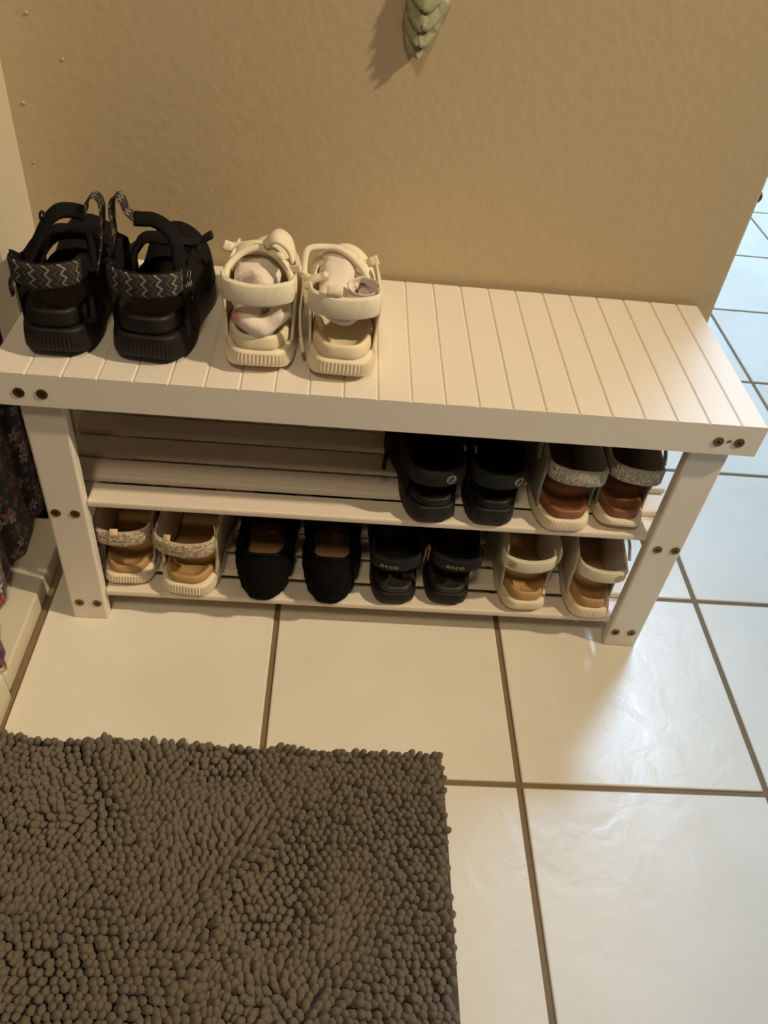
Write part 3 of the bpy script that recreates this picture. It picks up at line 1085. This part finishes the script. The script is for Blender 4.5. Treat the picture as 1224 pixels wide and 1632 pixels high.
def sock(label, t, path, radii, m, open_end=True, seed=0, amp=.004, loc=(0, 0, 0)):
    """crumpled knit tube; world location = shoe's, mesh in the shoe's axes"""
    n, k = 54, 28
    P = cr(path, n)
    V, faces = [], []
    R_ = [Vector((a, b, 0)) for a, b in radii]
    Rr = cr(R_, n)
    for i in range(n):
        tt = (P[min(i + 1, n - 1)] - P[max(i - 1, 0)]).normalized()
        a = tt.cross(Vector((0, 0, 1)))
        if a.length < .2:
            a = tt.cross(Vector((0, 1, 0)))
        a.normalize()
        b = a.cross(tt)
        for j in range(k):
            th = 2 * math.pi * j / k
            v = P[i] + a * math.cos(th) * Rr[i].x + b * math.sin(th) * Rr[i].y
            s = Vector((seed, seed * 2, 0))
            d = noise.noise(v * 55 + s) * amp + noise.noise(v * 120 + s) * amp * .45
            nn = (v - P[i]).normalized()
            V.append(v + nn * d)
    for i in range(n - 1):
        for j in range(k):
            faces.append((i * k + j, i * k + (j + 1) % k, (i + 1) * k + (j + 1) % k, (i + 1) * k + j))
    faces.append(tuple(range(k)))
    # turn the cuff in so the opening shows its inside
    last = (n - 1) * k
    c = P[-1]
    d = (P[-1] - P[-3]).normalized()
    prev = last
    for dep, sc in ((.0015, .93), (-.002, .84), (-.016, .72)):
        base = len(V)
        for j in range(k):
            v = Vector(V[last + j])
            V.append(c + (v - c) * sc + d * dep)
        for j in range(k):
            faces.append((prev + j, prev + (j + 1) % k, base + (j + 1) % k, base + j))
        prev = base
    faces.append(tuple(range(prev, prev + k)))
    o = mesh('sock', V, faces, m, None, True)
    o.location = t.location
    o.rotation_euler = t.rotation_euler
    tag(o, label, 'sock', 'socks in the white sandals')
    return o


sock('crumpled white sock with grey and pink patches, stuffed into the left white sandal', B1,
     [(.000, .150, .055), (-.004, .120, .080), (-.006, .085, .082), (-.010, .050, .074), (-.012, .026, .066), (.000, .017, .058), (.014, .018, .062), (.024, .024, .072), (.022, .036, .078)],
     [(.020, .014), (.028, .017), (.029, .016), (.024, .015), (.015, .013), (.011, .010), (.011, .009), (.011, .008), (.013, .008)], SOCK1, seed=3)
sock('rolled plain white sock lying in the right white sandal', B2,
     [(-.012, .155, .070), (-.010, .125, .100), (-.008, .100, .098), (-.014, .070, .088), (-.014, .046, .080), (.000, .034, .074), (.014, .042, .084), (.020, .050, .096), (.020, .046, .106)],
     [(.018, .012), (.022, .012), (.019, .012), (.016, .011), (.016, .012), (.015, .012), (.016, .012), (.017, .012), (.018, .013)], SOCK2, seed=8, amp=.003)

# --- middle shelf
C1, FC1, lC1, aC1, _ = sandal('black sandal with round emblem on its strap, beside the empty stretch of middle shelf', 'sandal', 0.5225, 0.016, SH_M + .0002, math.radians(8), -1,
                              L=.245, wh=.077, wb=.096, hh=0.0310, hf=.020, lift=.007, cup=0.0120, sole=BLK_RUB, foot=BLK_FOOT, strapm=BLK_STRAP, fab=BLK_FAB, rib=0, sw=0.0225, zs=0.0830, group='black emblem sandals on the middle shelf')
C2, FC2, lC2, aC2, _ = sandal('black sandal with round emblem on its heel strap, beside the brown-footbed sandals', 'sandal', .6010, .018, SH_M + .0002, math.radians(-1), 1,
                              L=.245, wh=.075, wb=.094, hh=0.0310, hf=.020, lift=.005, cup=0.0120, sole=BLK_RUB, foot=BLK_FOOT, strapm=BLK_STRAP, fab=BLK_FAB, rib=0, sw=0.0225, zs=0.0830, group='black emblem sandals on the middle shelf')


def emblem(t, F, u, m, r=.0062, v=0.0, disc=True):
    out = -.0024 if F[len(F) // 2][3].y > 0 else .0024
    flip = 1 if F[len(F) // 2][1].x > 0 else -1
    if disc:
        on_ribbon('emblem', F, u, v, ring_polys(.0, r, 24), m, t, out, flip)
        on_ribbon('emblem_mark', F, u, v, flame_polys(r), BLK_STRAP if m is SILVERP or m is GREYP else OFF_STRAP, t, out * 1.15, flip)
    else:
        on_ribbon('emblem', F, u, v, ring_polys(r * .84, r, 24) + flame_polys(r), m, t, out, flip)


emblem(C1, FC1, .63, GREYP, .0068)
emblem(C2, FC2, .74, GREYP, .0068)
# hanging strap end on the outer side, little buckles
ribbon('strap_end', [(-.050, .098, .082), (-.056, .085, .076), (-.060, .075, .062), (-.063, .068, .046)], (0, 1, .2), .012, .004, BLK_STRAP, C1, 14)
tube('buckle', [(.0345, .032, .104), (.0355, .036, .108), (.0350, .042, .106)], .0014, SILVERP, C1, 8, 6)
tube('buckle', [(-.0345, .032, .104), (-.0355, .036, .108), (-.0350, .042, .106)], .0014, SILVERP, C2, 8, 6)

D1, FD1, lD1, aD1, _ = sandal('grey heather strap sandal with brown footbed, beside the black pair on the middle shelf', 'sandal', 0.705, 0.015, SH_M + .0002, math.radians(2), -1,
                              L=.242, wh=0.083, wb=0.084, hh=0.0230, hf=.015, lift=.004, cup=0.0140, sole=IVORY_SOLE, foot=BRN_FOOT, strapm=GRY_HEATH, fab=GRY_FAB, rib=.0008, ribmax=.30, sw=0.0215, zs=0.1000,
                              strap_tilt=-.008, cupin=.005, group='grey heather sandals on the middle shelf')
D2, FD2, lD2, aD2, _ = sandal('grey heather strap sandal with brown footbed, next to the right post on the middle shelf', 'sandal', 0.783, 0.023, SH_M + .0002, math.radians(-4), 1,
                              L=.242, wh=.075, wb=0.084, hh=0.0230, hf=.015, lift=.012, cup=0.0140, sole=IVORY_SOLE, foot=BRN_FOOT, strapm=GRY_HEATH, fab=GRY_FAB, rib=.0008, ribmax=.30, sw=0.0215, zs=0.1020,
                              strap_tilt=-.006, cupin=.005, group='grey heather sandals on the middle shelf')
ribbon('strap_end', [(.036, .085, .112), (.043, .075, .112), (.047, .068, .100), (.050, .062, .082)], (0, 1, .2), .011, .004, GRY_FAB, D2, 14)
ribbon('strap_end', [(-.036, .085, .112), (-.042, .072, .112), (-.046, .060, .100), (-.047, .052, .090)], (0, 1, .2), .011, .004, GRY_FAB, D1, 14)

# --- bottom shelf
E1, FE1, lE1, aE1, _ = sandal('taupe heather strap sandal with ribbed sole, beside the left post on the bottom shelf', 'sandal', 0.089, 0.029, SH_L + .0002, math.radians(2), -1,
                              L=.225, wh=.082, wb=.090, hh=0.0250, hf=.016, lift=.008, cup=0.0140, sole=WHT_SOLE, foot=TAN_FOOT, strapm=TPE_HEATH, fab=TPE_FAB, rib=0.0022, ribmax=1.1, sw=0.0235, zs=0.1010, cupin=.006, group='taupe sandals on the bottom shelf')
E2, FE2, lE2, aE2, _ = sandal('taupe heather strap sandal with ribbed sole, beside the black slippers on the bottom shelf', 'sandal', 0.1755, 0.014, SH_L + .0002, math.radians(-6), 1,
                              L=.240, wh=0.089, wb=.092, hh=0.0270, hf=.018, lift=.007, cup=0.0140, sole=WHT_SOLE, foot=TAN_FOOT, strapm=TPE_HEATH, fab=TPE_FAB, rib=0.0022, ribmax=1.1, sw=0.0235, zs=0.1010, cupin=.006, group='taupe sandals on the bottom shelf')
ofs = lambda F: -.0026 if F[len(F) // 2][3].y > 0 else .0026
ribbon('pull_tab', [(-.006, .006, .118), (-.006, .001, .112), (-.006, .003, .106)], (1, 0, 0), .011, .0018, CREAMTAB, E1, 8)
ribbon('pull_tab', [(-.020, .014, .118), (-.020, .008, .112), (-.021, .011, .103)], (1, -.3, .2), .011, .0018, CREAMTAB, E2, 8)
ribbon('strap_tab', [(.0385, .046, .116), (.0405, .040, .103), (.0400, .042, .088)], (.3, -1, 0), .012, .002, CREAMTAB, E2, 8)
flecks(E2, [(.060, .100, .010, .002, .002), (.064, .094, .003, .006, 0), (.070, .095, .003, .005, .001), (.076, .097, .003, .005, 0), (.060, .084, .003, .004, 0), (.066, .081, .003, .006, 0),
            (.073, .082, .0025, .004, 0), (.079, .086, .0025, .005, 0), (.062, .074, .004, .003, .001)], BLK_STRAP)


def slipper(label, x, y, yaw, side, wh):
    """closed-back fleece slipper, heel towards the viewer"""
    t = thing('fleece_slipper', label, 'slipper', (x, y, SH_L + .0002), yaw, 'fleece slippers on the bottom shelf')
    la_ = Last(.235, wh * .93, wh * .98, side, 2.4, 2.8, 260)
    ring_loft('outsole', la_, [(.008, lambda q: .006 * max(0, 1 - q / .04), 0), (.002, lambda q: .003 + .006 * max(0, 1 - q / .04), 0), (0, lambda q: .010, 0), (.003, lambda q: .014, 0), (.012, lambda q: .0145, 0)], BLK_RUB, t, 2)
    ring_loft('insole', la_, [(.008, lambda q: .013, 0), (.008, lambda q: .020, 0), (.012, lambda q: .022, 0), (.03, lambda q: .021, 0)], TAN_FOOT, t, 2)
    nA, nB = 90, 16
    V, faces = [], []
    for i in range(nA):
        q = int(i / nA * len(la_.pts))
        p, nn = la_.pts[q], la_.nrm[q]
        th = math.atan2(p.x, .075 - p.y) if p.y < .118 else math.atan2(p.x * .6, .075 - p.y)
        c_, s_ = math.cos(th), math.sin(th)
        ex = .034 * s_
        ey = .062 - (.034 * c_ if c_ > 0 else .044 * c_)
        ez = .070 - .002 * abs(s_) + .010 * max(0, -c_)
        for j in range(nB):
            s = j / (nB - 1)
            rx = math.sin(s * math.pi / 2) ** 2.4
            rz = 1 - (1 - s) ** 2.0
            base = p + nn * .0015
            bul = nn * (.007 * math.sin(math.pi * min(1, s * 1.15)))
            v = Vector((base.x + (ex - base.x) * rx, base.y + (ey - base.y) * rx, .004 + .005 * max(0, 1 - p.y / .04) + (ez - .004) * rz)) + bul
            d = noise.noise(v * 130) * .0022 + noise.noise(v * 330) * .0014
            V.append(v + Vector((nn.x, nn.y, .6)).normalized() * d)
    for i in range(nA):
        for j in range(nB - 1):
            i2 = (i + 1) % nA
            faces.append((i * nB + j, i2 * nB + j, i2 * nB + j + 1, i * nB + j + 1))
    u = mesh('fleece_upper', V, faces, FUZZ, t)
    md = u.modifiers.new('thickness', 'SOLIDIFY')
    md.thickness = .005
    md.offset = -1
    # short fleece fibres
    rnd = random.Random(5 if side > 0 else 6)
    FV, FF = [], []
    for q in range(2600):
        i = rnd.randrange(nA)
        j = rnd.randrange(nB - 1)
        a_ = Vector(V[i * nB + j]).lerp(Vector(V[((i + 1) % nA) * nB + j + 1]), rnd.random())
        c_ = la_.pts[int(i / nA * len(la_.pts))]
        out = (a_ - Vector((0, .11, .03))).normalized() + Vector((rnd.uniform(-1, 1), rnd.uniform(-1, 1), rnd.uniform(-.6, 1))) * .8
        out.normalize()
        sd = out.cross(Vector((rnd.random(), rnd.random(), rnd.random()))).normalized() * .0005
        ln = rnd.uniform(.002, .0055)
        b0 = len(FV)
        FV += [a_ - sd, a_ + sd, a_ + out * ln + sd.cross(out) * 1.5]
        FF.append((b0, b0 + 1, b0 + 2))
    fz = mesh('fleece_fibres', FV, FF, FUZZ, t, False, recalc=False)
    fz['kind'] = 'stuff'
    tube('collar', [V[i * nB + nB - 1] for i in range(0, nA, 5)], .0035, FUZZ, t, 48, 8, True)
    return t


slipper('black fleece slipper next to the taupe sandals on the bottom shelf', .2890, .014, math.radians(1), -1, .087)
slipper('black fleece slipper next to the black lettered sandals on the bottom shelf', .3875, .014, math.radians(-1), 1, .087)

ECCO = text_polys('ecco', .0105)
G1, FG1, lG1, aG1, _ = sandal('black sandal with small pale letters on its strap, next to the fleece slippers', 'sandal', 0.4875, 0.02, SH_L + .0002, math.radians(2), -1,
                              L=.240, wh=.074, wb=0.078, hh=0.0270, hf=.018, lift=.008, cup=0.0100, sole=BLK_RUB, foot=CHAR_FOOT, strapm=BLK_STRAP, fab=BLK_FAB, rib=0, sw=0.0205, zs=0.0910, panel_y0=.05, sa=0.96, sx=-0.005, group='black lettered sandals on the bottom shelf')
G2, FG2, lG2, aG2, _ = sandal('black sandal with small pale letters on its strap, next to the white strap sandals', 'sandal', 0.5675, 0.025, SH_L + .0002, math.radians(-2), 1,
                              L=.240, wh=.074, wb=0.078, hh=0.0270, hf=.018, lift=.008, cup=0.0100, sole=BLK_RUB, foot=CHAR_FOOT, strapm=BLK_STRAP, fab=BLK_FAB, rib=0, sw=0.0205, zs=0.0920, panel_y0=.05, sa=0.96, sx=0.005, group='black lettered sandals on the bottom shelf')
for t, F, s, u in ((G1, FG1, 1, .40), (G2, FG2, -1, .46)):
    flip = 1 if F[22][1].x > 0 else -1
    on_ribbon('lettering', F, u, -.001, ECCO, SILVERP, t, ofs(F) * .95, flip)
    # tan leather lining showing at the inner end of the strap, insole print
    ribbon('leather_lining', [(s * .0385, .026, .103), (s * .0390, .028, .088), (s * .0385, .030, .074)], (-s * .35, -1, 0), .010, .002, TANLEA, t, 8)
    ribbon('webbing_tail', [(s * .036, .034, .070), (s * .038, .029, .071), (s * .040, .027, .073)], (0, .3, 1), .007, .003, BLK_STRAP, t, 8)
    pv, pf = [], []
    for i in range(28):
        an = 2 * math.pi * i / 28
        for r in (.90, 1.0):
            pv.append((.0165 * r * math.cos(an), .052 + .022 * r * math.sin(an), .0284))
    for i in range(28):
        j = (i + 1) % 28
        pf.append((2 * i, 2 * i + 1, 2 * j + 1, 2 * j))
    for (a0, b0, a1, b1) in ((-.004, .046, .004, .0475), (-.004, .052, .003, .0535), (-.004, .058, .004, .0595), (-.005, .046, -.0035, .0595)):
        b_ = len(pv)
        pv += [(a0, b0, .0284), (a1, b0, .0284), (a1, b1, .0284), (a0, b1, .0284)]
        pf.append((b_, b_ + 1, b_ + 2, b_ + 3))
    mesh('insole_print', pv, pf, GREYP, t, False, recalc=False)

H1, FH1, lH1, aH1, _ = sandal('white strap sandal with gold emblem, beside the black lettered sandals', 'sandal', .6880, .020, SH_L + .0002, math.radians(2), -1,
                              L=.242, wh=.079, wb=.092, hh=0.0250, hf=.016, lift=.008, cup=0.0160, sole=IVORY_SOLE, foot=TAN_FOOT, strapm=OFF_STRAP, fab=OFF_FAB, rib=.0009, ribmax=.28, sw=0.021, zs=0.1030, cupin=.005, sx=-0.01, sa=0.97, group='white strap sandals on the bottom shelf')
H2, FH2, lH2, aH2, _ = sandal('white strap sandal with gold emblem and tan footbed, next to the right post', 'sandal', 0.7865, 0.013, SH_L + .0002, math.radians(-3), 1,
                              L=.242, wh=0.075, wb=.090, hh=0.0250, hf=.016, lift=.006, cup=0.0160, sole=IVORY_SOLE, foot=TAN_FOOT, strapm=OFF_STRAP, fab=OFF_FAB, rib=.0009, ribmax=.28, sw=0.0205, zs=0.0990, cupin=.005,
                              strap_tilt=-.004, group='white strap sandals on the bottom shelf')
emblem(H1, FH1, .24, GOLD, .0062, .001, disc=False)
emblem(H2, FH2, .70, GOLD, .0060, 0, disc=False)
ribbon('strap_end', [(.036, .085, .110), (.043, .078, .112), (.048, .070, .100), (.052, .062, .080)], (0, 1, .2), .009, .004, OFF_FAB, H2, 14)


# ------------------------------------------------------------------ wall ornament (only its lower end is in view)
def ornament():
    t = thing('leaf_ornament', 'sage green ruffled leaf ornament hung high on the beige wall', 'wall ornament', (.450, WY, .80))
    nz, nx = 46, 26

    def half(z):     # z local from -.062 (tip) up
        s = (z + .062) / .034
        return .0220 * max(0, min(1.0, s)) ** .45 * (1 if s < 1 else 1 - .03 * (s - 1) ** 2)
    V, faces = [], []
    for i in range(nz):
        z = -.062 + .125 * i / (nz - 1)
        w = half(z) + .0004
        cxx = -.004 + .007 * min(1, (z + .062) / .05)
        for j in range(nx):
            u = -1 + 2 * j / (nx - 1)
            ruff = .0012 * noise.noise(Vector((u * 3, z * 300, 1)))
            dep = .0155 * (1 - u * u) ** .55
            v = Vector((cxx + u * w + ruff, -.0088 + .0068 * min(1, max(0, (z + .062) / .042)) - dep * .7 * (.25 + .75 * min(1, max(0, (z + .062) / .042))), z))
            scal = abs(((z * 95 + abs(u) * .9) % 1) - .5)
            v.y -= .0012 * scal * (1 - u * u) + .0025 * noise.noise(v * 120)
            V.append(v)
    for i in range(nz - 1):
        for j in range(nx - 1):
            faces.append((i * nx + j, i * nx + j + 1, (i + 1) * nx + j + 1, (i + 1) * nx + j))
    base = len(V)
    for i in range(nz):
        V.append(Vector((V[i * nx].x * .8, -.006 + .0055 * min(1, i / (nz - 1) * 3), V[i * nx].z)))
        V.append(Vector((V[i * nx + nx - 1].x * .8, -.006 + .0055 * min(1, i / (nz - 1) * 3), V[i * nx + nx - 1].z)))
    for i in range(nz - 1):
        faces.append((i * nx, (i + 1) * nx, base + 2 * i + 2, base + 2 * i))
        faces.append((i * nx + nx - 1, (i + 1) * nx + nx - 1, base + 2 * i + 3, base + 2 * i + 1))
        faces.append((base + 2 * i, base + 2 * i + 1, base + 2 * i + 3, base + 2 * i + 2))
    mesh('body', V, faces, LEAF, t)
    box('hanger', -.004, .008, -.012, .0, .045, .062, LEAF, t, .001)
    # overlapping leaflets
    for (x, z, rot, sc) in ((-.001, -.050, .15, 1.0), (.008, -.036, -.45, 1.25), (-.007, -.033, .30, 1.3), (.012, -.016, -.55, 1.5), (-.005, -.014, .25, 1.6),
                            (.011, .004, -.5, 1.6), (-.006, .008, .3, 1.6), (.008, .026, -.3, 1.5)):
        LV, LF = [], []
        for i in range(9):
            s = i / 8
            w = .0082 * sc * math.sin(math.pi * min(1, s * .62 + .10)) ** .7 * (1 + .06 * math.sin(i * 2.6))
            for j in range(7):
                u = -1 + 2 * j / 6
                px, pz = u * w, -.012 * sc + .026 * sc * s
                py = -.0115 - .0045 * min(1, max(0, (z + .062) / .042)) - .0022 * (1 - s) - .004 * (1 - u * u) * (1 - s) + .006 * s + .0012 * math.sin(s * 9 + u * 4)
                rx = px * math.cos(rot) - pz * math.sin(rot)
                rz = px * math.sin(rot) + pz * math.cos(rot)
                LV.append((x + rx, py + .25 * abs(x + rx), z + rz))
        for i in range(8):
            for j in range(6):
                LF.append((i * 7 + j, i * 7 + j + 1, (i + 1) * 7 + j + 1, (i + 1) * 7 + j))
        l = mesh('leaflet', LV, LF, LEAF, t)
        md = l.modifiers.new('thickness', 'SOLIDIFY')
        md.thickness = .002


ornament()


# small dark knob on the end of the wall
bm = bmesh.new()
bmesh.ops.create_uvsphere(bm, u_segments=14, v_segments=10, radius=1)
for v in bm.verts:
    v.co = Vector((v.co.x * .0045 + .0035, v.co.y * .006, v.co.z * .008 * (1 - .25 * v.co.x)))
me = bpy.data.meshes.new('knob')
bm.to_mesh(me)
bm.free()
tag(link('wall_knob', me, mat('maroon_lacquer', S(74, 34, 40), .5, bump=.1), None, True, (XW, WY + .012, .606)), 'small dark red knob on the wall edge above the far floor tiles', 'knob')


# ------------------------------------------------------------------ rug
def rug():
    X0, X1, Y0, Y1 = -.052, .5555, -.60, -.197
    t = thing('bath_mat', 'grey-brown shaggy chenille mat on the tiles in front of the bench', 'rug', ((X0 + X1) / 2, (Y0 + Y1) / 2, 0))
    cx, cy = t.location.x, t.location.y
    r = .022
    pts = []
    for (px, py, a0) in ((X1 - r, Y1 - r, 0), (X0 + r, Y1 - r, 90), (X0 + r, Y0 + r, 180), (X1 - r, Y0 + r, 270)):
        for k in range(8):
            a = math.radians(a0 + 90 * k / 7)
            pts.append((px + r * math.cos(a) - cx, py + r * math.sin(a) - cy))
    n = len(pts)
    V, F_ = [], []
    for z, s in ((.0003, 0), (.004, 0), (.0062, -.002)):
        for x, y in pts:
            l = math.hypot(x, y)
            V.append((x + x / l * s, y + y / l * s, z))
    for q in range(2):
        for i in range(n):
            F_.append((q * n + i, q * n + (i + 1) % n, (q + 1) * n + (i + 1) % n, (q + 1) * n + i))
    F_ += [tuple(range(n)), tuple(range(2 * n, 3 * n))]
    mesh('backing', V, F_, RUGBASE, t, False)
    # chenille pile: short fat noodles leaning in patches
    rnd = random.Random(11)
    sp = .0094
    V, F_ = [], []
    K, RN = 7, 5
    nx = int((X1 - X0) / sp)
    ny = int((Y1 - Y0) / (sp * .9))
    for j in range(ny + 1):
        for i in range(nx + 1):
            x = X0 + .006 + i * sp + (sp / 2 if j % 2 else 0) + rnd.uniform(-1, 1) * .0016
            y = Y0 + .006 + j * sp * .9 + rnd.uniform(-1, 1) * .0016
            if x > X1 - .008 or y > Y1 - .003:
                continue
            dx, dy = x - (X1 - r), y - (Y1 - r)
            if dx > 0 and dy > 0 and dx * dx + dy * dy > (r - .003) ** 2:
                continue
            p = Vector((x, y, 0))
            ang = noise.noise(p * 7.5) * 5.5 + rnd.uniform(-.4, .4)
            lean = .18 + .60 * abs(noise.noise(p * 11 + Vector((3, 3, 3)))) + rnd.uniform(-.08, .16)
            # at the rim the pile falls outwards
            ex = max(0, 1 - (X1 - x) / .012)
            ey = max(0, 1 - (Y1 - y) / .012)
            d = Vector((math.cos(ang), math.sin(ang), 0)) * lean + Vector((.15 * ex, .45 * ey, 0))
            rad = rnd.uniform(.0044, .0054)
            ln = rnd.uniform(.017, .023)
            a = Vector((x - cx, y - cy, .004))
            mid = a + Vector((d.x * .35, d.y * .35, 1)).normalized() * ln * .5
            tip = mid + Vector((d.x * 1.5, d.y * 1.5, .8)).normalized() * ln * .5
            axis2 = (tip - mid).normalized()
            cs = [(a, rad * .8), (mid, rad), (mid.lerp(tip, .65), rad * 1.04), (tip, rad * .78), (tip + axis2 * rad * .5, rad * .3)]
            b0 = len(V)
            for q, (c, rr) in enumerate(cs):
                tt = ((cs[min(q + 1, 4)][0]) - cs[max(q - 1, 0)][0]).normalized()
                u = tt.cross(Vector((.3, 1, .1))).normalized()
                w = tt.cross(u)
                for m_ in range(K):
                    th = 2 * math.pi * m_ / K
                    V.append(c + u * math.cos(th) * rr + w * math.sin(th) * rr)
            for q in range(RN - 1):
                for m_ in range(K):
                    F_.append((b0 + q * K + m_, b0 + q * K + (m_ + 1) % K, b0 + (q + 1) * K + (m_ + 1) % K, b0 + (q + 1) * K + m_))
            F_.append(tuple(range(b0 + (RN - 1) * K, b0 + RN * K)))
    o = mesh('pile', V, F_, RUGPILE, t, True, recalc=True)
    o['kind'] = 'stuff'
    o['label'] = 'short grey-brown chenille pile'


rug()
